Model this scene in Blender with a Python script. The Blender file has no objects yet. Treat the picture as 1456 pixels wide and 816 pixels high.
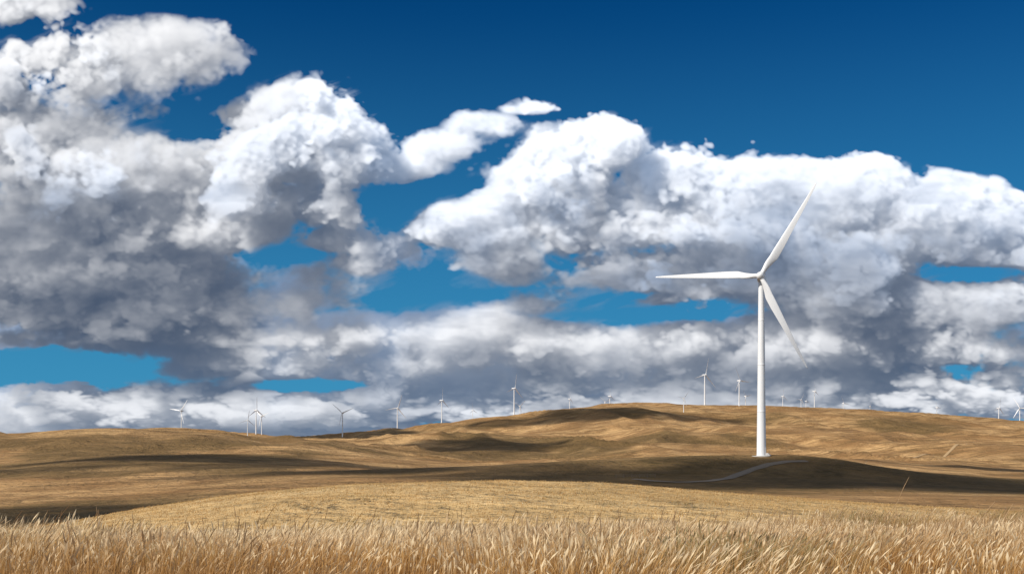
import bpy, math, time
import numpy as np
from mathutils import Vector, Matrix
t00=time.time()
rng=np.random.default_rng(7)
F=1561.0; CX=728.0; HY=640.0; EYE=3.0
sc=bpy.context.scene
def link(o): sc.collection.objects.link(o); return o
# ------------------------------------------------------------ noise
_tab=np.random.default_rng(3).random((512,512)).astype(np.float32)*2-1
def vnoise(x,y,s=0):
    x=np.asarray(x)+s*17.31; y=np.asarray(y)+s*9.77
    xi=np.floor(x).astype(np.int64); yi=np.floor(y).astype(np.int64)
    fx=x-xi; fy=y-yi; fx=fx*fx*fx*(fx*(fx*6-15)+10); fy=fy*fy*fy*(fy*(fy*6-15)+10)
    a=_tab[yi&511,xi&511]; b=_tab[yi&511,(xi+1)&511]; c=_tab[(yi+1)&511,xi&511]; d=_tab[(yi+1)&511,(xi+1)&511]
    return (a*(1-fx)+b*fx)*(1-fy)+(c*(1-fx)+d*fx)*fy
def fbm(x,y,o=4,s=0):
    r=0;a=1.0;t=0
    for i in range(o):
        r=r+a*vnoise(x*2**i,y*2**i,s+i); t+=a; a*=.5
    return r/t
def sstep(a,b,x):
    t=np.clip((x-a)/(b-a),0,1); return t*t*(3-2*t)
# ------------------------------------------------------------ terrain
PX=np.arange(-900,2401,10.0)
def prof(d,sig=22):
    ks=sorted(d); y=np.interp(PX,ks,[d[k] for k in ks])
    r=int(sig/10*3)+1; k=np.exp(-.5*((np.arange(-r,r+1)*10)/sig)**2); k/=k.sum()
    return np.convolve(np.pad(y,r,mode='edge'),k,'valid')
CREST={-600:630,0:632,300:628,400:624,430:622,500:617,560:609,650:600,740:592,800:584,850:578,900:576,1000:577,1050:579,1100:577,1200:582,1300:588,1456:602,1700:612,2300:620}
BCR={-500:620,0:615,100:609,180:607,250:608,330:614,430:624,500:636,600:647,700:657,800:655,900:650,1082:642,1200:648,1300:650,1456:650}
R7={-300:765,0:755,100:741,200:722,350:701,500:689,700:683,850:686,1000:698,1200:713,1456:728,1800:740}
far={k:CREST[k]+3 for k in CREST}
for k in (-600,0,300,400): far[k]={-600:622,0:618,300:615,400:621}[k]
rows=[(-15,None,1.5),(4,None,1.5),(14,{0:821},None),
(24,{0:789,700:787,1456:778},None),(36,{0:781,700:779,1000:771,1200:757,1456:752},None),
(55,{0:800,1456:795},None),
(75,{0:776,100:770,300:757,700:750,1200:752,1456:756},None),
(105,{0:766,100:753,350:723,500:712,700:706,850:708,1000:714,1200:724,1456:738},None),
(150,R7,None),(180,{k:R7[k]+16 for k in R7},None),
(260,{0:738,100:733,350:724,700:712,1000:712,1200:707,1456:712},None),
(350,{0:716,100:709,350:699,500:695,700:695,1000:698,1200:699,1456:703},None),
(430,{0:697,200:689,350:685,500:681,700:678,850:678,1000:680,1200:683,1456:693},None),
(500,{0:683,200:674,350:670,500:670,600:667,700:661,800:656,900:653,1000:650,1082:650,1150:652,1200:656,1300:666,1456:680},None),
(600,{0:668,200:657,350:656,500:664,600:674,700:674,800:668,1000:660,1200:664,1300:670,1456:682},None),
(800,{0:648,200:640,350:642,500:650,600:656,700:661,800:657,900:654,1082:650,1200:653,1300:659,1456:667},None),
(1200,BCR,None),
(1500,{0:624,200:618,300:620,430:632,500:638,600:634,700:628,800:629,900:636,1000:640,1200:636,1456:634},None),
(1750,{0:626,250:622,430:630,500:630,570:622,640:619,700:620,760:626,840:625,900:618,1000:616,1200:621,1456:628},None),
(2000,{0:628,250:622,430:627,500:627,600:622,700:614,800:606,900:603,1000:606,1200:611,1456:619},None),
(2500,CREST,None),(3200,far,None),(4200,{k:far[k]+6 for k in far},None),(6500,None,20.0),(14000,None,-20.0)]
RY=np.array([r[0] for r in rows],float); LX=np.log(RY+30)
TZ=np.array([np.full(PX.shape,r[2]) if r[1] is None else EYE+(HY-prof(r[1]))/F*r[0] for r in rows])
h_=np.diff(LX)[:,None]; dl=np.diff(TZ,axis=0)/h_
M=np.zeros_like(TZ)
pr=dl[:-1]*dl[1:]
M[1:-1]=np.where(pr>0,2*dl[:-1]*dl[1:]/(dl[:-1]+dl[1:]+1e-12*np.sign(dl[:-1]+1e-20)),0)
NF=2400; LF=np.linspace(LX[0],LX[-1],NF)
idx=np.clip(np.searchsorted(LX,LF)-1,0,len(LX)-2)
tt=((LF-LX[idx])/(LX[idx+1]-LX[idx]))[:,None]; hh=(LX[idx+1]-LX[idx])[:,None]
FZ=((2*tt**3-3*tt**2+1)*TZ[idx]+(tt**3-2*tt**2+tt)*hh*M[idx]+(-2*tt**3+3*tt**2)*TZ[idx+1]+(tt**3-tt**2)*hh*M[idx+1])
def height(X,Y):
    X=np.asarray(X,float);Y=np.asarray(Y,float)
    Yc=np.clip(Y,-14,13900)
    px=CX+F*X/np.maximum(Y,14.0); px=np.clip(px,-899,2399)
    a=(px+900)/10; ai=np.floor(a).astype(int); fa=a-ai
    b=(np.log(Yc+30)-LX[0])/(LX[-1]-LX[0])*(NF-1); bi=np.clip(np.floor(b).astype(int),0,NF-2); fb=b-bi
    z=(FZ[bi,ai]*(1-fa)+FZ[bi,np.minimum(ai+1,len(PX)-1)]*fa)*(1-fb)+(FZ[bi+1,ai]*(1-fa)+FZ[bi+1,np.minimum(ai+1,len(PX)-1)]*fa)*fb
    z=z+fbm(X/330,Y/330,3,5)*9.0*sstep(600,1700,Y)
    wx=X+50*vnoise(X/160,Y/160,77)+.35*Y
    z=z+(np.abs(fbm(wx/170,Y/330,3,15))**.8-.22)*-22.0*sstep(520,1300,Y)*(1-.5*sstep(2200,2600,Y))
    z=z+fbm(X/90,Y/90,3,25)*2.4*sstep(200,600,Y)
    z=z+fbm(X/30,Y/40,3,28)*.9*sstep(400,900,Y)
    z=z+fbm(X/9,Y/9,3,35)*.12*sstep(10,60,Y)
    return z
def hit(px,py,y0,y1):
    Y=np.linspace(y0,y1,400); X=(px-CX)/F*Y
    q=HY-(height(X,Y)-EYE)/Y*F
    i=np.argmin(np.abs(q-py)); return X[i],Y[i]
def new_mesh(name,co,faces_flat,sizes,smooth=True):
    me=bpy.data.meshes.new(name)
    co=np.asarray(co,np.float32); me.vertices.add(len(co)); me.vertices.foreach_set('co',co.ravel())
    ff=np.asarray(faces_flat,np.int32).ravel(); sizes=np.asarray(sizes,np.int32)
    me.loops.add(len(ff)); me.loops.foreach_set('vertex_index',ff)
    me.polygons.add(len(sizes)); st=np.concatenate([[0],np.cumsum(sizes)[:-1]]).astype(np.int32)
    me.polygons.foreach_set('loop_start',st)
    me.polygons.foreach_set('loop_total',sizes)
    me.update(calc_edges=True)
    if smooth: me.polygons.foreach_set('use_smooth',np.ones(len(sizes),bool))
    return me
def grid_faces(nr,nc):
    i=np.arange(nr-1)[:,None]*nc+np.arange(nc-1)[None,:]
    f=np.stack([i,i+1,i+nc+1,i+nc],-1).reshape(-1,4)
    return f,np.full(len(f),4)
def addcol(me,name,arr):
    a=me.attributes.new(name,'FLOAT_COLOR','POINT'); a.data.foreach_set('color',np.asarray(arr,np.float32).ravel())
# --------------------------------------------------------- materials
def mat(name):
    m=bpy.data.materials.new(name); m.use_nodes=True; nt=m.node_tree; nt.nodes.clear()
    out=nt.nodes.new('ShaderNodeOutputMaterial'); return m,nt,out
class NB:
    def __init__(s,nt): s.nt=nt
    def n(s,t,**k):
        nd=s.nt.nodes.new(t)
        for a,b in k.items(): setattr(nd,a,b)
        return nd
    def l(s,a,b): s.nt.links.new(a,b)
    def math(s,op,a,b=None,c=None):
        nd=s.n('ShaderNodeMath',operation=op)
        for i,v in enumerate((a,b,c)):
            if v is None: continue
            if hasattr(v,'links') : s.l(v,nd.inputs[i])
            else: nd.inputs[i].default_value=v
        return nd.outputs[0]
    def mix(s,f,a,b,bt='MIX'):
        nd=s.n('ShaderNodeMix',data_type='RGBA',blend_type=bt)
        for i,v in ((0,f),(6,a),(7,b)):
            if hasattr(v,'links'): s.l(v,nd.inputs[i])
            elif i==0: nd.inputs[0].default_value=v
            else: nd.inputs[i].default_value=(*v,1)
        return nd.outputs[2]
    def noise(s,vec,scale,detail=4,rough=.55,dist=0):
        nd=s.n('ShaderNodeTexNoise'); nd.inputs['Scale'].default_value=scale; nd.inputs['Detail'].default_value=detail
        nd.inputs['Roughness'].default_value=rough; nd.inputs['Distortion'].default_value=dist
        s.l(vec,nd.inputs['Vector']); return nd.outputs['Fac']
    def rng(s,v,a,b,c=0,d=1):
        nd=s.n('ShaderNodeMapRange'); nd.clamp=True
        s.l(v,nd.inputs[0])
        for i,x in enumerate((a,b,c,d)): nd.inputs[i+1].default_value=x
        return nd.outputs[0]
def simple(name,col,rough=.5,var=.1,scale=1.0,bump=0):
    m,nt,out=mat(name); b=NB(nt); p=b.n('ShaderNodeBsdfPrincipled'); tc=b.n('ShaderNodeTexCoord')
    nz=b.noise(tc.outputs['Object'],scale,5)
    c=b.mix(nz,[x*(1-var) for x in col],[min(1,x*(1+var)) for x in col]); b.l(c,p.inputs['Base Color'])
    p.inputs['Roughness'].default_value=rough
    if bump:
        bp=b.n('ShaderNodeBump'); bp.inputs['Strength'].default_value=bump; b.l(nz,bp.inputs['Height']); b.l(bp.outputs[0],p.inputs['Normal'])
    b.l(p.outputs[0],out.inputs[0]); return m
# ground material
gm,nt,out=mat('dry_grassland'); b=NB(nt)
geo=b.n('ShaderNodeNewGeometry'); P=geo.outputs['Position']
at=b.n('ShaderNodeAttribute'); at.attribute_name='cover'; sx=b.n('ShaderNodeSeparateColor'); b.l(at.outputs['Color'],sx.inputs[0])
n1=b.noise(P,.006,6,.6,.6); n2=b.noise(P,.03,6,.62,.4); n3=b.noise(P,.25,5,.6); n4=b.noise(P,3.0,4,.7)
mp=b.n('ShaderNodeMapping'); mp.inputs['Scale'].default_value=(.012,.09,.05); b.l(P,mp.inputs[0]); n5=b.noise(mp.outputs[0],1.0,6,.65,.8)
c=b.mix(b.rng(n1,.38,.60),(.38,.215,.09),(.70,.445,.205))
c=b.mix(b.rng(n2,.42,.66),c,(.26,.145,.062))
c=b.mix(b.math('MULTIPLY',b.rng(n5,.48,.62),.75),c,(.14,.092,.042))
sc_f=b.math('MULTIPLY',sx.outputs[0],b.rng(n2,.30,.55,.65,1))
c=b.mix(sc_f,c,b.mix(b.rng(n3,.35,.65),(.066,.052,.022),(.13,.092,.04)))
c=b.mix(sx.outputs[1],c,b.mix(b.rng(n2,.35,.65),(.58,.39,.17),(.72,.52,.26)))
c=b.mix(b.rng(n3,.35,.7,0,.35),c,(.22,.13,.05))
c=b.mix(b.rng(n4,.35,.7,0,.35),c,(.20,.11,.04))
p=b.n('ShaderNodeBsdfPrincipled'); p.inputs['Roughness'].default_value=.95; p.inputs['Specular IOR Level'].default_value=.1
b.l(c,p.inputs['Base Color'])
bp=b.n('ShaderNodeBump'); bp.inputs['Strength'].default_value=.9; bp.inputs['Distance'].default_value=2.0
b.l(b.math('ADD',n3,b.math('MULTIPLY',n2,4.0)),bp.inputs['Height']); b.l(bp.outputs[0],p.inputs['Normal'])
b.l(p.outputs[0],out.inputs[0])
# ground mesh
nr,nc=800,760
yy=np.exp(np.linspace(math.log(48),math.log(13960),nr))-60
tx=np.linspace(-1.35,1.35,nc); tx=.55*tx+.45*tx**3/1.35**2
Yg=np.repeat(yy[:,None],nc,1); Xg=tx[None,:]*(Yg+60)
Zg=height(Xg,Yg)
pxg=CX+F*Xg/np.maximum(Yg,14)
scrub_shade=sstep(300,390,Yg+40*fbm(Xg/60,Yg/60,3,41))*(1-sstep(560,640,Yg+30*fbm(Xg/60,Yg/60,3,42)))*sstep(560,860,pxg+120*fbm(Xg/80,Yg/80,3,43))  # olive scrub band, its dark tone also paints in cloud shade
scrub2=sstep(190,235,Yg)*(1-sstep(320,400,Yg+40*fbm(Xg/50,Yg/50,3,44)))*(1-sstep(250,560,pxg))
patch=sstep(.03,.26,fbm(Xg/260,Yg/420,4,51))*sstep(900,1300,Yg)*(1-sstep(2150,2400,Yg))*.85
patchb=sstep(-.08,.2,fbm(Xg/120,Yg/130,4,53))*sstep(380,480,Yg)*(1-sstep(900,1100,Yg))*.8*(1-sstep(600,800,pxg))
g=sstep(40,60,Yg)*(1-sstep(160,200,Yg))
cov=np.zeros((nr,nc,4),np.float32); cov[...,0]=np.clip(np.maximum.reduce([scrub_shade*.97,scrub2*.95,patch,patchb]),0,1); cov[...,1]=g; cov[...,3]=1
f,s=grid_faces(nr,nc)
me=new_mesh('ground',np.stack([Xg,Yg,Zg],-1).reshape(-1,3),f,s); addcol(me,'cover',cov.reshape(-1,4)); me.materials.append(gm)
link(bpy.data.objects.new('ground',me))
# ------------------------------------------------------------- grass
def gmat(name,cols):
    m,nt,out=mat(name); b=NB(nt)
    at=b.n('ShaderNodeAttribute'); at.attribute_name='blade'; sx=b.n('ShaderNodeSeparateColor'); b.l(at.outputs['Color'],sx.inputs[0])
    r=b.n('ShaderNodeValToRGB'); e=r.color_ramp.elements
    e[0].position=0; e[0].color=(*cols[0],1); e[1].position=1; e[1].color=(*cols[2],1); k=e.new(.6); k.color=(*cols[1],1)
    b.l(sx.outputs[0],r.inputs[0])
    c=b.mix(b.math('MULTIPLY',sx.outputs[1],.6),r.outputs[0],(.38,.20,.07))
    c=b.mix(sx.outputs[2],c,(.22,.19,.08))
    d=b.n('ShaderNodeBsdfDiffuse'); t=b.n('ShaderNodeBsdfTranslucent'); b.l(c,d.inputs[0]); b.l(c,t.inputs[0])
    mx=b.n('ShaderNodeMixShader'); mx.inputs[0].default_value=.35; b.l(d.outputs[0],mx.inputs[1]); b.l(t.outputs[0],mx.inputs[2]); b.l(mx.outputs[0],out.inputs[0]); return m
def blades(name,N,y0,y1,hw,hfun,w0,w1,material,full):
    Y=np.sqrt(rng.random(N)*(y1*y1-y0*y0)+y0*y0); X=(rng.random(N)*2-1)*(hw*Y+1.5)
    X+=rng.normal(0,.05,N); cl=fbm(X/1.3,Y/1.3,3,61); keep=rng.random(N)<np.clip(.75+cl*1.4,.10,1)
    X=X[keep];Y=Y[keep];cl=cl[keep];N=len(X)
    big=fbm(X/5,Y/3,3,63)
    H=hfun(X,Y,cl,big)*(0.5+.7*rng.random(N)**1.3)
    Z=height(X,Y)-.02
    az=rng.random(N)*6.283; lean=np.abs(rng.normal(0,.32,N))
    lx=np.cos(az)*lean+.18+.3*vnoise(X/2.2,Y/2.2,71); ly=np.sin(az)*lean
    wd=(w0+(w1-w0)*rng.random(N)); fa=rng.random(N)*3.14; fx=np.cos(fa)*wd; fy=np.sin(fa)*wd*.6
    head=rng.random(N)<.5
    green=np.clip(sstep(.2,.5,fbm(X/4,Y/4,3,81))*.8*(rng.random(N)<.5),0,1)
    rr=np.clip(rng.random(N)*.8+.05+1.7*fbm(X/4.5,Y/2.2,3,83),0,1.25)
    if full:
        ts=[0,.45,.78,.89,1.0]; ws=[np.full(N,.9),np.full(N,.75),np.full(N,.5),np.where(head,2.9,.35),np.full(N,.05)]
    else:
        ts=[0,.6,1.0]; ws=[np.full(N,1.),np.full(N,.8),np.full(N,.08)]
    L=[];A=[]
    for t,wk in zip(ts,ws):
        cx=X+H*lx*t**1.8; cy=Y+H*ly*t**1.8; cz=Z+H*(t-.18*t**3*(lean+.2))
        for sg in (-1,1):
            L.append(np.stack([cx+sg*fx*wk,cy+sg*fy*wk,cz],-1)); A.append(np.stack([np.full(N,t),rr,green,np.ones(N)],-1))
    nv=len(L); co=np.stack(L,1).reshape(-1,3); at=np.stack(A,1).reshape(-1,4)
    b0=np.arange(N)[:,None]*nv
    fs=np.stack([np.concatenate([b0+2*i,b0+2*i+1,b0+2*i+3,b0+2*i+2],1) for i in range(nv//2-1)],1).reshape(-1,4)
    me=new_mesh(name,co,fs,np.full(len(fs),4)); addcol(me,'blade',at); me.materials.append(material)
    return link(bpy.data.objects.new(name,me))
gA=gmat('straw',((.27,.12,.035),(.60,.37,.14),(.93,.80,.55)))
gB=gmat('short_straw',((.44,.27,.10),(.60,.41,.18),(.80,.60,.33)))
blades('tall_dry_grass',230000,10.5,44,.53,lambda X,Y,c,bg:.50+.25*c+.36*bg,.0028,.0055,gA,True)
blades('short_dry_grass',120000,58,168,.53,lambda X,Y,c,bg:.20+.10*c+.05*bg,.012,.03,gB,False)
st=[]
for (px,Y,H) in ((1262,20,1.45),(1252,22,1.1),(1376,17,.95),(1213,16,.9),(1290,18,.8),(430,25,1.1),(1160,30,1.0),(880,26,1.0),(655,22,.9),(120,24,1.0),(1030,21,.95)):
    st.append(((px-CX)/F*Y,Y,H))
for k in range(420):
    Y=rng.uniform(11,38); st.append((rng.uniform(-.5,.5)*Y,Y,rng.uniform(.6,.92)))
V=[];FF=[]
for (x,y,H) in st:
    z=float(height(x,y)); ln=rng.uniform(-.1,.45); n0=len(V); K=8
    for i in range(K):
        t=i/(K-1); r=.0028*(1-.5*t) if t<.82 else .009*(1-abs(t-.9)/.12)+.002
        c=(x+ln*H*t*t,y,z+H*t)
        for a in range(3): V.append((c[0]+r*math.cos(a*2.09),c[1]+r*math.sin(a*2.09),c[2]))
    for i in range(K-1):
        for a in range(3): FF.append((n0+i*3+a,n0+i*3+(a+1)%3,n0+(i+1)*3+(a+1)%3,n0+(i+1)*3+a))
me=bpy.data.meshes.new('grass_stalks'); me.from_pydata(V,[],FF); me.materials.append(simple('seed_stalk',(.50,.33,.17),.8)); link(bpy.data.objects.new('grass_stalks',me))
# ------------------------------------------------------------- tracks
def track(name,pts,w,y0,y1,material,off=.25):
    P=[hit(a,bb,y0,y1) for a,bb in pts]; P=np.array(P)
    n=len(P); t=np.linspace(0,n-1,n*14); X=np.interp(t,range(n),P[:,0]); Y=np.interp(t,range(n),P[:,1])
    k=np.hanning(17);k/=k.sum()
    X=np.convolve(np.pad(X,8,mode='edge'),k,'valid'); Y=np.convolve(np.pad(Y,8,mode='edge'),k,'valid')
    dx=np.gradient(X); dy=np.gradient(Y); L=np.hypot(dx,dy)+1e-6; nx=-dy/L; ny=dx/L
    cols=[]
    for sgn in np.linspace(-1,1,5):
        ww=w*(1+.12*vnoise(t*2,t*0+sgn*3,9)); x=X+nx*ww*sgn/2; y=Y+ny*ww*sgn/2
        cols.append(np.stack([x,y,height(x,y)+off-.12*abs(sgn)**3],-1))
    co=np.stack(cols,1); f,s=grid_faces(len(t),5)
    me=new_mesh(name,co.reshape(-1,3),f,s); me.materials.append(material); link(bpy.data.objects.new(name,me))
gr=simple('gravel',(.21,.165,.115),.95,.25,.8)
dirt=simple('dirt_track',(.42,.28,.14),.95,.2,.3)
track('gravel_road',[(1150,656),(1120,656),(1095,660),(1070,667),(1045,676),(1010,684),(970,686),(930,684),(900,681)],4.,375,497,gr,.3)
track('dirt_road',[(1230,660),(1290,652),(1350,644),(1400,634),(1470,627)],4,800,1800,dirt,.6)
fx,fy=hit(897,679,390,480)
fe=bpy.data.objects.new('fence',None); link(fe); fe.location=(fx,fy,float(height(fx,fy)))
wood=simple('weathered_wood',(.16,.12,.09),.9,.2,4)
for i in range(6):
    X=fx+i*3.2-6; Y=fy+i*1.5-3; z=float(height(X,Y)); V=[]
    for zz,r in ((-.2,.11),(1.5,.10),(1.6,.05)):
        for a in range(8): V.append((r*math.cos(a*.785),r*math.sin(a*.785),zz))
    FF=[(k*8+a,k*8+(a+1)%8,(k+1)*8+(a+1)%8,(k+1)*8+a) for k in range(2) for a in range(8)]+[tuple(range(16,24))]
    me=bpy.data.meshes.new('post'); me.from_pydata(V,[],FF); me.materials.append(wood)
    o=link(bpy.data.objects.new('post_%d'%(i+1),me)); o.parent=fe; o.location=(X-fx,Y-fy,z-float(height(fx,fy)))
V=[];FF=[]
for hz in (.6,1.0,1.35):
    for i in range(5):
        n0=len(V)
        for j in (i,i+1):
            X=fx+j*3.2-6;Y=fy+j*1.5-3;z=float(height(X,Y))-float(height(fx,fy))+hz
            for d in ((0,-.012),(0,.012),(.012,0)): V.append((X-fx+d[0],Y-fy,z+d[1]))
        for k in range(3): FF.append((n0+k,n0+(k+1)%3,n0+3+(k+1)%3,n0+3+k))
me=bpy.data.meshes.new('wires'); me.from_pydata(V,[],FF); me.materials.append(simple('wire_steel',(.3,.3,.3),.5)); o=link(bpy.data.objects.new('wires',me)); o.parent=fe
# ------------------------------------------------------------- turbine
white=simple('turbine_white_paint',(.72,.73,.74),.38,.03,.15)
blw=simple('blade_gelcoat',(.74,.75,.76),.3,.02,.2)
dark=simple('dark_vent',(.08,.08,.09),.6)
conc=simple('concrete',(.38,.36,.33),.9,.15,1.5)
def lathe(name,pr,n=48,m=None):
    V=[];FF=[]
    for r,z in pr:
        for a in range(n): V.append((r*math.cos(2*math.pi*a/n),r*math.sin(2*math.pi*a/n),z))
    for i in range(len(pr)-1):
        for a in range(n): FF.append((i*n+a,i*n+(a+1)%n,(i+1)*n+(a+1)%n,(i+1)*n+a))
    FF.append(tuple(range(n))[::-1]); FF.append(tuple((len(pr)-1)*n+a for a in range(n)))
    me=bpy.data.meshes.new(name); me.from_pydata(V,[],FF); me.polygons.foreach_set('use_smooth',[len(f)==4 for f in FF]); me.materials.append(m); return me
HUB=80.0
prof_t=[(2.25,-1.2),(2.25,.25),(2.1,.3),(2.05,.45)]
for a,z in enumerate((20,41,61)):
    r=2.05-.78*z/78.2
    prof_t+= [(r+.006,z-.6),(r+.003,z-.15),(r+.03,z-.1),(r+.03,z+.1),(r-.003,z+.15),(r-.006,z+.6)]
prof_t+=[(1.275,77.6),(1.27,78.2)]
m_tower=lathe('tower',prof_t,48,white)
m_pad=lathe('foundation',[(4.2,-2.5),(4.2,.02),(4.0,.1),(2.4,.15)],40,conc)
def boxes(name,bs,m,bev=0):
    V=[];FF=[]
    for (x0,x1,y0,y1,z0,z1) in bs:
        n=len(V); V+=[(x,y,z) for z in (z0,z1) for y in (y0,y1) for x in (x0,x1)]
        FF+=[(n+0,n+2,n+3,n+1),(n+4,n+5,n+7,n+6),(n+0,n+1,n+5,n+4),(n+2,n+6,n+7,n+3),(n+0,n+4,n+6,n+2),(n+1,n+3,n+7,n+5)]
    me=bpy.data.meshes.new(name); me.from_pydata(V,[],FF); me.materials.append(m)
    return me
m_door=boxes('door',[(-.5,.5,-2.16,-1.9,1.5,3.9)],simple('door_grey',(.5,.5,.5),.5))
m_steps=boxes('steps',[(-.7,.7,-3.2-.3*(4-k),-2.12,.2+k*.3,.45+k*.3) for k in range(4)],simple('galvanised',(.45,.45,.45),.5))
nacV=[];nacF=[];K=28
secs=[(-2.6,1.25,1.35,0),(-2.2,1.6,1.65,0),(-1,1.85,1.85,.05),(2,1.95,1.95,.1),(5,1.9,1.9,.12),(7.6,1.7,1.6,.2),(8.3,1.45,1.25,.3),(8.5,.9,.8,.35)]
for (y,a,c,o) in secs:
    for k in range(K):
        th=2*math.pi*k/K; cx=math.cos(th);cz=math.sin(th); e=.5
        nacV.append((a*math.copysign(abs(cx)**e,cx),y,c*math.copysign(abs(cz)**e,cz)+o))
for i in range(len(secs)-1):
    for k in range(K): nacF.append((i*K+k,(i+1)*K+k,(i+1)*K+(k+1)%K,i*K+(k+1)%K))
nacF.append(tuple(range(K)));nacF.append(tuple((len(secs)-1)*K+k for k in range(K))[::-1])
m_nac=bpy.data.meshes.new('nacelle'); m_nac.from_pydata(nacV,[],nacF); m_nac.polygons.foreach_set('use_smooth',[True]*len(nacF)); m_nac.materials.append(white)
m_top=boxes('cooler_and_mast',[(-1.2,1.2,6.2,6.6,2.0,3.0),(-.04,.04,7.0,7.08,1.8,4.0),(-.5,.5,7.02,7.06,3.6,3.66)],dark,0)
m_hub=lathe('hub',[(1.3,-1.5),(1.62,-1.3),(1.75,-.5),(1.75,.5),(1.6,1.1),(1.2,1.75),(.7,2.15),(.25,2.33),(.05,2.36)],40,blw)
R=47.0; NS=46; K=28; V=[];FF=[]
for i in range(NS):
    t=i/(NS-1); t=t**.9; z=1.2+t*(R-1.2)
    rn=np.interp(t,[0,.04,.10,.2,.3,.5,.75,.92,.98,1],[1.0,1.0,1.45,1.85,1.75,1.32,.85,.5,.3,.06])
    th=np.interp(t,[0,.04,.10,.2,.4,.7,1],[1.0,.98,.70,.42,.24,.13,.02])
    rd=np.interp(t,[0,.04,.18],[1,1,0]); tw=math.radians(np.interp(t,[0,.15,.4,1],[22,18,8,-1])+3)
    pre=-1.6*t*t
    for k in range(K):
        a=2*math.pi*k/K; cx=math.cos(a); sy=math.sin(a)
        u=(1-cx)/2
        yt=5*(.2969*math.sqrt(u)-.126*u-.3516*u*u+.2843*u**3-.1036*u**4)*2
        ax=rn*(2*u-1)+rn*.4*(1-rd)
        ay=math.copysign(yt,sy)*th*.95 if abs(sy)>1e-9 else 0
        x=rd*(-cx*rn)+(1-rd)*ax; y=rd*sy*th+(1-rd)*ay
        V.append((x*math.cos(tw)-y*math.sin(tw),x*math.sin(tw)+y*math.cos(tw)+pre,z))
for i in range(NS-1):
    for k in range(K): FF.append((i*K+k,i*K+(k+1)%K,(i+1)*K+(k+1)%K,(i+1)*K+k))
FF.append(tuple((NS-1)*K+k for k in range(K)))
m_bl=bpy.data.meshes.new('blade'); m_bl.from_pydata(V,[],FF); m_bl.polygons.foreach_set('use_smooth',[True]*len(FF)); m_bl.materials.append(blw)
def turbine(x,y,z,s,yaw,angs,main=False):
    e=link(bpy.data.objects.new('wind_turbine',None)); e.location=(x,y,z); e.scale=(s,s,s)
    def ch(n,me,M=Matrix()):
        o=link(bpy.data.objects.new(n,me)); o.parent=e; o.matrix_local=M
    ch('tower',m_tower); ch('foundation',m_pad)
    if main: ch('door',m_door,Matrix.Rotation(math.radians(55),4,'Z')); ch('steps',m_steps,Matrix.Rotation(math.radians(55),4,'Z'))
    Y=Matrix.Rotation(math.radians(yaw),4,'Z'); T=Matrix.Rotation(math.radians(-4),4,'X')
    top=Matrix.Translation((0,0,HUB))@Y
    ch('nacelle',m_nac,top); ch('roof_cooler',m_top,top)
    hubM=top@T@Matrix.Translation((0,-4.2,0)); ch('hub',m_hub,hubM@Matrix.Rotation(math.radians(90),4,'X'))
    for i,a in enumerate(angs): ch('blade_%d'%(i+1),m_bl,hubM@Matrix.Rotation(math.radians(90-a),4,'Y'))
D=492.0; X0=(1082.5-CX)/F*D; Z0=float(height(X0,D)); hubz=EYE+(HY-395)/F*D; 
turbine(X0,D,Z0,(hubz-Z0)/HUB,-18,(59,178.5,296),True)
far_t=[(258,584,20,-25,52,1500),(352,597,14,35,80,1500),(364,583,20,60,88,1500),(372,592,15,-30,20,1500),(487,587,20,-20,20,1900),(565,580,20,30,70,2300),
(628,569,16,62,85,2350),(672,583,10,50,95,2600),(731,552,21,50,78,2350),(739,577,12,35,40,2600),(810,567,13,70,90,2500),(860,571,12,20,140,2700),(867,563,15,60,95,2600),
(972,566,16,25,50,2300),(1002,533,24,35,75,2100),(1051,541,21,35,115,2200),(1060,563,13,40,10,2700),(1113,563,12,40,85,2700),(1139,568,11,30,60,2800),(1146,570,10,50,100,2800),(1158,556,15,60,100,2600),
(1199,573,13,30,110,2700),(1237,577,8,40,60,3000),(1332,579,11,45,115,2700),(1420,580,17,35,75,2500),(1450,580,17,-30,0,2500)]
for i,(px,hy,b_,yaw,ph,ym) in enumerate(far_t):
    Y=np.linspace(ym,4300,500); X=(px-CX)/F*Y; hz=EYE+(HY-hy)/F*Y; g_=height(X,Y); Rr=b_*Y/F
    k=np.argmin(np.abs((hz-g_)-Rr/R*HUB)+ (Y-ym)*.002)
    s_=(hz[k]-g_[k])/HUB
    turbine(X[k],Y[k],g_[k],s_,yaw,(ph,ph+120,ph+240))
# ------------------------------------------------------------- sun
el=math.radians(35); sd=Vector((-.84,-.54,0)).normalized()*math.cos(el); sd.z=math.sin(el)
sun=bpy.data.lights.new('sun','SUN'); sun.energy=4.9; sun.angle=math.radians(.5); sun.color=(1,.93,.84)
so=link(bpy.data.objects.new('sun',sun)); so.rotation_euler=sd.to_track_quat('Z','Y').to_euler(); so.location=(-200,-200,300)
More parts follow.
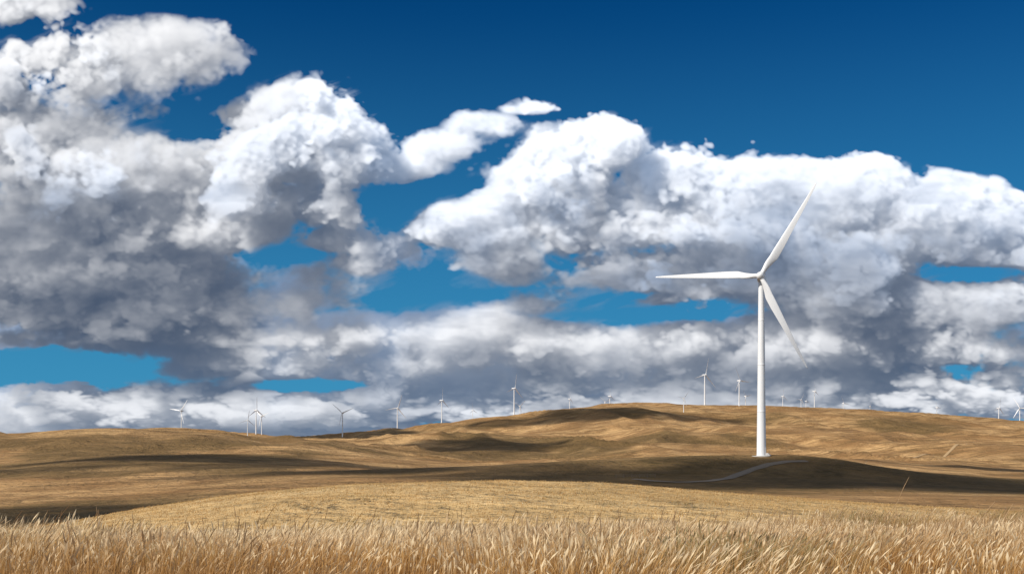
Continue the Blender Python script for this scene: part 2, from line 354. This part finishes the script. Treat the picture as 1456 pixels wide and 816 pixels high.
# ------------------------------------------------- added, out-of-view cumulus (cast the shadows on the hills)
cm,nt,out=mat('shadow_cloud_vapour'); b=NB(nt); d_=b.n('ShaderNodeBsdfDiffuse'); d_.inputs[0].default_value=(.88,.89,.9,1); tr=b.n('ShaderNodeBsdfTransparent'); mx=b.n('ShaderNodeMixShader')
geo=b.n('ShaderNodeNewGeometry'); b.l(b.rng(b.noise(geo.outputs['Position'],.03,5,.6),.35,.65,.2,.6),mx.inputs[0]); b.l(tr.outputs[0],mx.inputs[1]); b.l(d_.outputs[0],mx.inputs[2]); b.l(mx.outputs[0],out.inputs[0])
def shadow_cumulus(px,Yt,rx,ry,H,seed,n=14):
    r_=np.random.default_rng(seed); X=(px-CX)/F*Yt; z=float(height(X,Yt)); t=(H-z)/sd.z
    C0=np.array([X,Yt,z])+np.array(sd)*t; V=[];Fs=[];off=0
    nu,nv=26,14
    th=np.linspace(0,2*math.pi,nu,endpoint=False); ph=np.linspace(-math.pi/2,math.pi/2,nv)
    for k in range(n):
        a=r_.uniform(0,6.28); q=math.sqrt(r_.random())*.9 if k else 0
        c=np.array([q*rx*math.cos(a),q*ry*math.sin(a),r_.uniform(-10,25)]); f_=r_.uniform(.25,.55)*(1 if k else 1.5)
        PH,TH=np.meshgrid(ph,th,indexing='ij')
        d=np.stack([np.cos(PH)*np.cos(TH)*rx*f_,np.cos(PH)*np.sin(TH)*ry*f_,np.sin(PH)*min(rx,ry)*f_*.45],-1)
        p_=d+c; p_*= (1+.5*fbm(p_[...,0]/60+seed,p_[...,1]/60,3,90)+.15*vnoise(p_[...,2]/18,p_[...,0]/22,91))[...,None]
        V.append(p_.reshape(-1,3))
        for i in range(nv-1):
            for j in range(nu): Fs.append((off+i*nu+j,off+i*nu+(j+1)%nu,off+(i+1)*nu+(j+1)%nu,off+(i+1)*nu+j))
        off+=nu*nv
    me=new_mesh('cloud',np.concatenate(V),np.array(Fs),np.full(len(Fs),4)); me.materials.append(cm)
    o=link(bpy.data.objects.new('cloud',me)); o.location=C0
shadow_cumulus(830,2200,180,120,1200,1); shadow_cumulus(480,2200,170,190,1200,2); shadow_cumulus(660,1520,110,100,1100,3)
shadow_cumulus(960,405,100,55,900,4); shadow_cumulus(1330,420,120,65,900,5); shadow_cumulus(60,262,60,32,800,6); shadow_cumulus(1430,800,100,70,1000,7); shadow_cumulus(330,620,130,70,900,8); shadow_cumulus(480,480,60,30,900,9)
# ------------------------------------------------------------- clouds
ST=1.3
us=np.concatenate([-40-np.cumsum(np.linspace(2.5,70,40))[::-1],np.arange(-40,1497,ST),1497+np.cumsum(np.linspace(2.5,70,40))]).astype(np.float32)
vs=np.concatenate([-30-np.cumsum(np.linspace(2.5,40,32))[::-1],np.arange(-30,668,ST)]).astype(np.float32)
NU,NV=len(us),len(vs)
crng=np.random.default_rng(21)
def bw(f): return [((1-f)**3/6),((3*f**3-6*f**2+4)/6),((-3*f**3+3*f**2+3*f+1)/6),(f**3/6)]
class Oct:
    def __init__(s,uc,vc,wh):
        s.Lu=int(min(700,np.ptp(uc)+6)); s.Lv=int(min(500,np.ptp(vc)+6)); s.wh=wh; s.Lw=20
        def prep(c,L):
            c=c-c.min()+1.3; i=np.floor(c).astype(int); f=(c-i).astype(np.float32)
            return [(i+k-1)%L for k in range(4)],[w.astype(np.float32) for w in bw(f)]
        s.ui,s.uw=prep(uc,s.Lu); s.vi,s.vw_=prep(vc,s.Lv)
        s.lat=crng.standard_normal((s.Lw,s.Lv,s.Lu),dtype=np.float32)*2.9
    def at(s,w):
        c=w/s.wh; i=int(math.floor(c)); ww=bw(c-i)
        l=sum(np.float32(ww[k])*s.lat[(i+k-1)%s.Lw] for k in range(4))
        a=sum(np.take(l,s.ui[k],axis=1)*s.uw[k][None,:] for k in range(4))
        return sum(np.take(a,s.vi[k],axis=0)*s.vw_[k][:,None] for k in range(4))
hgt=np.clip(HY-vs,0,None); scale=np.clip(.14+hgt/340.,.14,1.0)
vw=np.cumsum(np.gradient(vs)/scale)
rH=np.where(hgt>100)[0][-1]+1
rL=np.where(hgt<290)[0][0]
m_hi=sstep(100,290,hgt)[:,None].astype(np.float32)
hi=[]; lo=[]
for h in (115,56,28,14,7,3.6): hi.append(Oct(us/h*.85,vw[:rH]/h,max(h*.9,10)))
for h in (85,40,20,10,5.0): lo.append(Oct(us/h*.85,vw[rL:]/h*.66,max(h*1.2,11)))
amps=[.38,.34,.25,.165,.11,.07]
B=[
(30,12,80,28,60,60,.9),(50,110,150,62,60,90,1),(170,100,110,55,50,80,1),(265,88,75,42,70,60,1),(110,170,150,45,70,80,.9),(20,200,120,50,70,80,.9),
(430,185,100,62,90,90,1),(350,220,110,60,80,90,1),(480,230,85,55,100,80,1),(230,240,120,60,70,90,1),(90,255,150,70,60,110,1.1),(190,205,60,35,60,60,.8),(390,150,50,30,90,60,.8),
(330,290,130,50,80,90,1),(470,300,70,40,110,70,.9),(220,330,110,40,90,80,.9),(30,330,120,60,70,90,1),(320,330,120,45,100,70,1.),(470,345,90,34,120,60,.9),
(585,232,45,28,120,45,.95),(632,205,60,26,120,40,.9),(690,178,60,20,120,36,.8),(748,152,48,15,120,32,.65),
(862,208,52,46,110,60,1.25),(800,235,75,52,120,70,1.2),(745,262,70,48,110,70,1.1),(690,318,90,44,110,70,1.1),(800,310,110,60,130,80,1.2),(635,330,55,34,120,55,.95),(720,370,90,40,140,70,.9),(660,398,50,20,150,40,.5),
(960,258,80,52,140,70,1.1),(930,320,110,55,150,80,1.1),(1050,275,100,58,150,80,1.1),(1150,270,90,45,160,70,1.05),(1240,272,90,46,160,70,1.05),(1330,295,90,48,160,70,1.),(1410,330,70,45,170,70,1.),(1120,330,170,60,160,90,1.2),(1300,350,160,45,170,80,1.),
(900,390,140,44,165,80,1.05),(1040,400,150,52,170,80,1.15),(1480,375,90,35,170,80,.9),
(1230,370,90,48,140,60,1.05),(1190,420,110,55,150,70,1.05),(1290,430,110,50,170,70,1.),(1420,440,110,42,170,70,1.),
(80,400,170,60,120,90,1.1),(250,400,130,50,130,80,1.),(120,450,220,48,140,90,1.15),(350,430,140,52,140,80,1.1),(520,385,80,42,150,60,1.05),(460,420,110,45,150,70,1.1),(560,360,50,34,160,50,.9),(290,480,220,24,160,70,1.),(400,395,80,24,130,60,.9),
(480,480,150,42,190,80,1.1),(650,470,150,40,200,80,1.1),(780,485,170,42,200,80,1.1),(950,498,170,38,210,80,1.1),(1120,495,170,40,210,80,1.1),(1300,500,160,40,220,80,1.1),(1450,500,120,40,220,80,1.),(760,430,100,26,190,60,1.),(920,432,100,16,190,60,.7),
(600,530,220,22,230,70,1.),(900,545,250,24,240,70,1.05),(1200,545,260,28,240,70,1.1),(1430,540,120,22,240,60,.9),
(60,585,150,28,260,60,1.1),(200,575,120,28,260,60,1.1),(320,590,150,26,265,60,1.1),(480,590,150,30,270,60,1.1),(650,580,180,30,270,60,1.1),(850,578,200,34,270,60,1.1),(1050,580,200,34,270,60,1.1),(1250,575,150,34,270,60,1.1),(1440,575,90,34,260,60,1.1),
(1345,552,75,26,180,45,1.3),(1400,566,80,26,175,45,1.3),(1290,570,70,20,180,45,1.2),(1456,545,60,24,185,45,1.2),
(300,555,70,18,250,40,.8),(100,548,110,8,250,40,.35),(0,520,50,6,250,30,.2)]
for x in range(-300,1900,160): B.append((x,622,150,34,275,70,1.15))
for side in (-1,1):
    for k in range(34):
        yy_=crng.uniform(60,590); B.append((728+side*crng.uniform(1050,2600),yy_,crng.uniform(120,260),crng.uniform(25,70)*(.5+.5*(640-yy_)/640),crng.uniform(60,260),80,1))
for k in range(26): B.append((crng.uniform(-900,300),crng.uniform(-650,-120),crng.uniform(120,300),crng.uniform(40,90),crng.uniform(60,150),90,.9))
U2=us[None,:];V2=vs[:,None]
def gsum(G):
    r=np.zeros((NV,NU),np.float32)
    for (x,y,a,c_,s_) in G:
        r+=s_*np.exp(-((U2-x)/a)**2)*np.exp(-((V2-y)/c_)**2)
    return r
gap=gsum([(205,178,45,10,.9),(290,182,40,18,1.3),(415,360,50,11,1.5),(560,295,45,26,1.4),(600,400,60,11,1.),(545,425,35,10,.9),(900,449,80,6,1.2),(1375,392,60,11,1.2),(1440,385,50,10,.9),(90,518,150,17,2.6),(430,548,70,7,1.8),(620,270,55,20,1.2),(690,420,30,8,.6),(40,512,120,14,1.8),(380,110,30,20,.6),(545,150,40,30,.7),(30,50,70,14,.7)])
S0=gsum([(50,430,330,65,4.2),(90,300,130,45,1.4),(30,330,110,50,1.2),(1060,388,250,36,3.2),(1350,360,200,30,1.5),(1160,310,150,45,.9),(1000,530,380,25,1.7),(600,545,300,20,.9),(1200,450,200,25,1.),(180,200,160,35,.5),(100,150,200,40,.8),(760,400,120,26,1.2)])
S0*=np.clip(1+.9*fbm(U2/110,V2/45,4,33),.15,2).astype(np.float32)
S0=S0+(np.clip(fbm(U2/90,V2/32,4,37)*2.6+.15,0,2)*sstep(420,350,hgt)[:,None]).astype(np.float32)*.8
S0*=1-np.clip(gsum([(1370,560,150,30,1.)]),0,1)
cover=np.clip(gsum([(200,300,420,170,1.15),(250,480,420,60,1.),(760,500,700,55,1.1),(1250,480,420,80,1.05),(728,590,2500,34,1.25),(150,110,220,70,.7)]),0,1.5)*1.9-1.9
clear=(sstep(-30,80,(185-V2)+0*U2)*sstep(380,600,U2+0*V2)).astype(np.float32)
clear=clear+(sstep(0,60,190+(U2-1150)*.32-V2)*sstep(1150,1250,U2+0*V2)).astype(np.float32)
cover=cover-clear*2
wisp=np.clip(gsum([(660,190,120,48,1.2)]),0,1)
clear=clear*(1-wisp)
soft=(sstep(-.15,.35,fbm(U2/150,V2/90,3,121)+0*U2)*.75).astype(np.float32)
soft=np.clip(soft+gsum([(250,90,120,60,.4),(470,380,120,40,.4)])+wisp-gsum([(860,220,150,80,.8),(420,180,100,50,.3),(1100,250,250,50,.25),(1345,556,90,25,.8)]),0,1)
KS=(2.4-1.5*soft).astype(np.float32); KD=(.115-.055*soft).astype(np.float32)
NA=(1+.55*wisp+gsum([(120,90,180,60,.3),(420,330,160,60,.2)])).astype(np.float32)
streak=sstep(-.05,.5,fbm((U2-V2*.4)/70,(V2+U2*.35)/16,5,131)).astype(np.float32)*sstep(60,200,hgt)[:,None].astype(np.float32)
psc=np.clip(hgt/300,.25,1)[:,None]
WU=(U2+24*psc*fbm(U2/120,V2/(120*psc),3,101)+0*V2).astype(np.float32); WV=(V2+16*psc*fbm(U2/110,V2/(110*psc),3,105)).astype(np.float32)
pre=[]
for (x,y,a,c_,w0,rw,s_) in B:
    e=2.2
    iu=np.where((us>x-a*e)&(us<x+a*e))[0]; iv=np.where((vs>y-c_*e)&(vs<y+c_*e))[0]
    if len(iu)<2 or len(iv)<2: continue
    su=slice(iu[0],iu[-1]+1); sv=slice(iv[0],iv[-1]+1)
    dv=(WV[sv,su]-y)/c_; dv=np.where(dv>0,dv*1.3,dv)
    q=(s_-((WU[sv,su]-x)/a)**2-dv**2).astype(np.float32)
    pre.append((su,sv,q,w0,rw))
W0=-50.; NSL=54; WT=390.; dw=WT/NSL
T=np.ones((NV,NU),np.float32); C=np.zeros((NV,NU,3),np.float32); S=np.zeros((NV,NU),np.float32)
def shift(A,du,dv):
    iu=du/ST; iv=dv/ST; a=int(iu);fa=np.float32(iu-a); b_=int(iv);fb=np.float32(iv-b_)
    P_=np.pad(A,((b_+1,0),(a+1,0)),mode='edge'); P_[:b_+1]=0
    n,m=A.shape
    return (P_[1:1+n,1:1+m]*(1-fa)+P_[1:1+n,0:m]*fa)*(1-fb)+(P_[0:n,1:1+m]*(1-fa)+P_[0:n,0:m]*fa)*fb
dy=np.gradient(vs)[:,None].astype(np.float32)
sunc=np.array([1.0,.97,.925],np.float32)*1.02
amb0=np.array([.036,.068,.130],np.float32); amb1=np.array([.125,.185,.285],np.float32)
DU,DV=1.1*dw,1.2*dw
def stack(os_,w):
    r=0
    for i,o in enumerate(os_):
        n=o.at(w)
        if 1<=i<=4: n=(np.abs(n)-.75)*1.25
        r=r+np.float32(amps[i])*n
    return r
for k in range(NSL):
    w=W0+(k+.5)*dw
    Fb=(cover-np.float32(((w-215)/75)**2)).astype(np.float32)
    for su,sv,q,w0,rw in pre:
        e=((w-w0)/rw)**2
        if e>2.6: continue
        v_=Fb[sv,su]; n_=q-np.float32(e)
        mx=np.maximum(v_,n_); Fb[sv,su]=mx+np.float32(.12)/(1+8*(v_-n_)**2)
    if Fb.max()<-1.2:
        S=shift(S,DU,DV); continue
    N=np.zeros((NV,NU),np.float32)
    N[:rH]+=m_hi[:rH]*stack(hi,w); N[rL:]+=(1-m_hi[rL:])*stack(lo,w)
    Nc=np.clip(N*NA,-3,.95)
    Fd=Fb+Nc-gap-clear*np.float32(.4)-np.float32(.06)
    d=np.clip(Fd*KS,0,1)
    d=np.maximum(d,np.float32(.06)*streak*np.clip((Fb+.6*Nc+.45-gap*.6-clear*.3)*1.6,0,1))
    od=d*(KD*np.float32(dw))
    S=shift(S,DU,DV)*np.float32(.968)
    Sm=S+S0
    sunT=.66*np.exp(-.75*Sm)+.26*np.exp(-.22*Sm)+.06*np.exp(-.05*Sm)
    Sv=np.cumsum(d*dy,axis=0)
    amb=np.exp(-Sv*np.float32(.014))
    e_=np.exp(-od); a=(1-e_)*T
    for ch in range(3): C[...,ch]+=a*(sunT*sunc[ch]+amb0[ch]+amb1[ch]*amb)
    T*=e_
    S=S+od*np.float32(1.5)
    S[1:-1]=(S[:-2]+4*S[1:-1]+S[2:])/6; S[:,1:-1]=(S[:,:-2]+4*S[:,1:-1]+S[:,2:])/6
alpha=1-T
col=C/np.maximum(alpha,1e-3)[...,None]
haze=np.array([.22,.33,.49],np.float32)
hf=(sstep(190,20,hgt)*.22)[:,None,None]; col=col*(1-hf)+haze*hf
alpha=np.clip(alpha*1.03-.01,0,1)
edge=np.clip((us-us[0])/300,0,1)*np.clip((us[-1]-us)/300,0,1); alpha=alpha*edge[None,:]*np.clip((vs-vs[0])/150,0,1)[:,None]
dirs=np.stack([np.repeat(((us-CX)/F)[None,:],NV,0),np.ones((NV,NU)),np.repeat(((HY-vs)/F)[:,None],NU,1)],-1)
dirs/=np.linalg.norm(dirs,axis=-1,keepdims=True); co=dirs*26000; co[...,2]+=EYE
f,s=grid_faces(NV,NU); me=new_mesh('sky',co.reshape(-1,3),f,s)
rgba=np.concatenate([col,alpha[...,None]],-1)
addcol(me,'cloud',rgba.reshape(-1,4))
m,nt,out=mat('cloud_layer'); b=NB(nt); at=b.n('ShaderNodeAttribute'); at.attribute_name='cloud'
em=b.n('ShaderNodeEmission'); b.l(at.outputs['Color'],em.inputs[0]); tr=b.n('ShaderNodeBsdfTransparent'); mx=b.n('ShaderNodeMixShader')
b.l(at.outputs['Alpha'],mx.inputs[0]); b.l(tr.outputs[0],mx.inputs[1]); b.l(em.outputs[0],mx.inputs[2]); b.l(mx.outputs[0],out.inputs[0])
m.cycles.emission_sampling='NONE'
me.materials.append(m); link(bpy.data.objects.new('sky',me))
# ------------------------------------------------------------- world
w=bpy.data.worlds.new('World'); sc.world=w; w.use_nodes=True; nt=w.node_tree; nt.nodes.clear(); b=NB(nt)
sk=b.n('ShaderNodeTexSky'); sk.sky_type='NISHITA'; sk.sun_disc=False; sk.sun_elevation=el; sk.sun_rotation=math.atan2(sd.x,sd.y); sk.altitude=600; sk.dust_density=.4; sk.ozone_density=2.0
bg=b.n('ShaderNodeBackground'); bg.inputs[1].default_value=.10
tc=b.n('ShaderNodeTexCoord'); sp=b.n('ShaderNodeSeparateXYZ'); b.l(tc.outputs['Generated'],sp.inputs[0])
c=b.mix(1.0,sk.outputs[0],(.010,.265,.53),'MULTIPLY')
c=b.mix(b.math('POWER',b.rng(sp.outputs['Z'],.38,.0),1.3),c,(.55,3.0,5.3))
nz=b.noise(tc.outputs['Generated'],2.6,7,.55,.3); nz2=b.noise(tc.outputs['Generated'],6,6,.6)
mask=b.math('MULTIPLY',b.rng(nz,.42,.56),b.math('MAXIMUM',b.rng(sp.outputs['Y'],.35,.0),b.rng(sp.outputs['Z'],.62,.8)))  # bright clouds behind and overhead, added to raise the ambient light
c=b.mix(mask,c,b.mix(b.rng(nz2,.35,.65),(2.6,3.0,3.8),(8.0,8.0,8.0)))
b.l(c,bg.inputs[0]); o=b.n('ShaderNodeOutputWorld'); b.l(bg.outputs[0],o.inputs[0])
# ------------------------------------------------------------- camera
cam=bpy.data.cameras.new('camera'); cam.sensor_width=36; cam.lens=36*F/1456; cam.shift_y=(HY-408)/1456; cam.clip_end=80000; cam.clip_start=.1
co_=link(bpy.data.objects.new('camera',cam)); co_.location=(0,0,EYE); co_.rotation_euler=(math.pi/2,0,0); sc.camera=co_
sc.view_settings.view_transform='Standard'; sc.view_settings.look='None'; sc.view_settings.exposure=0
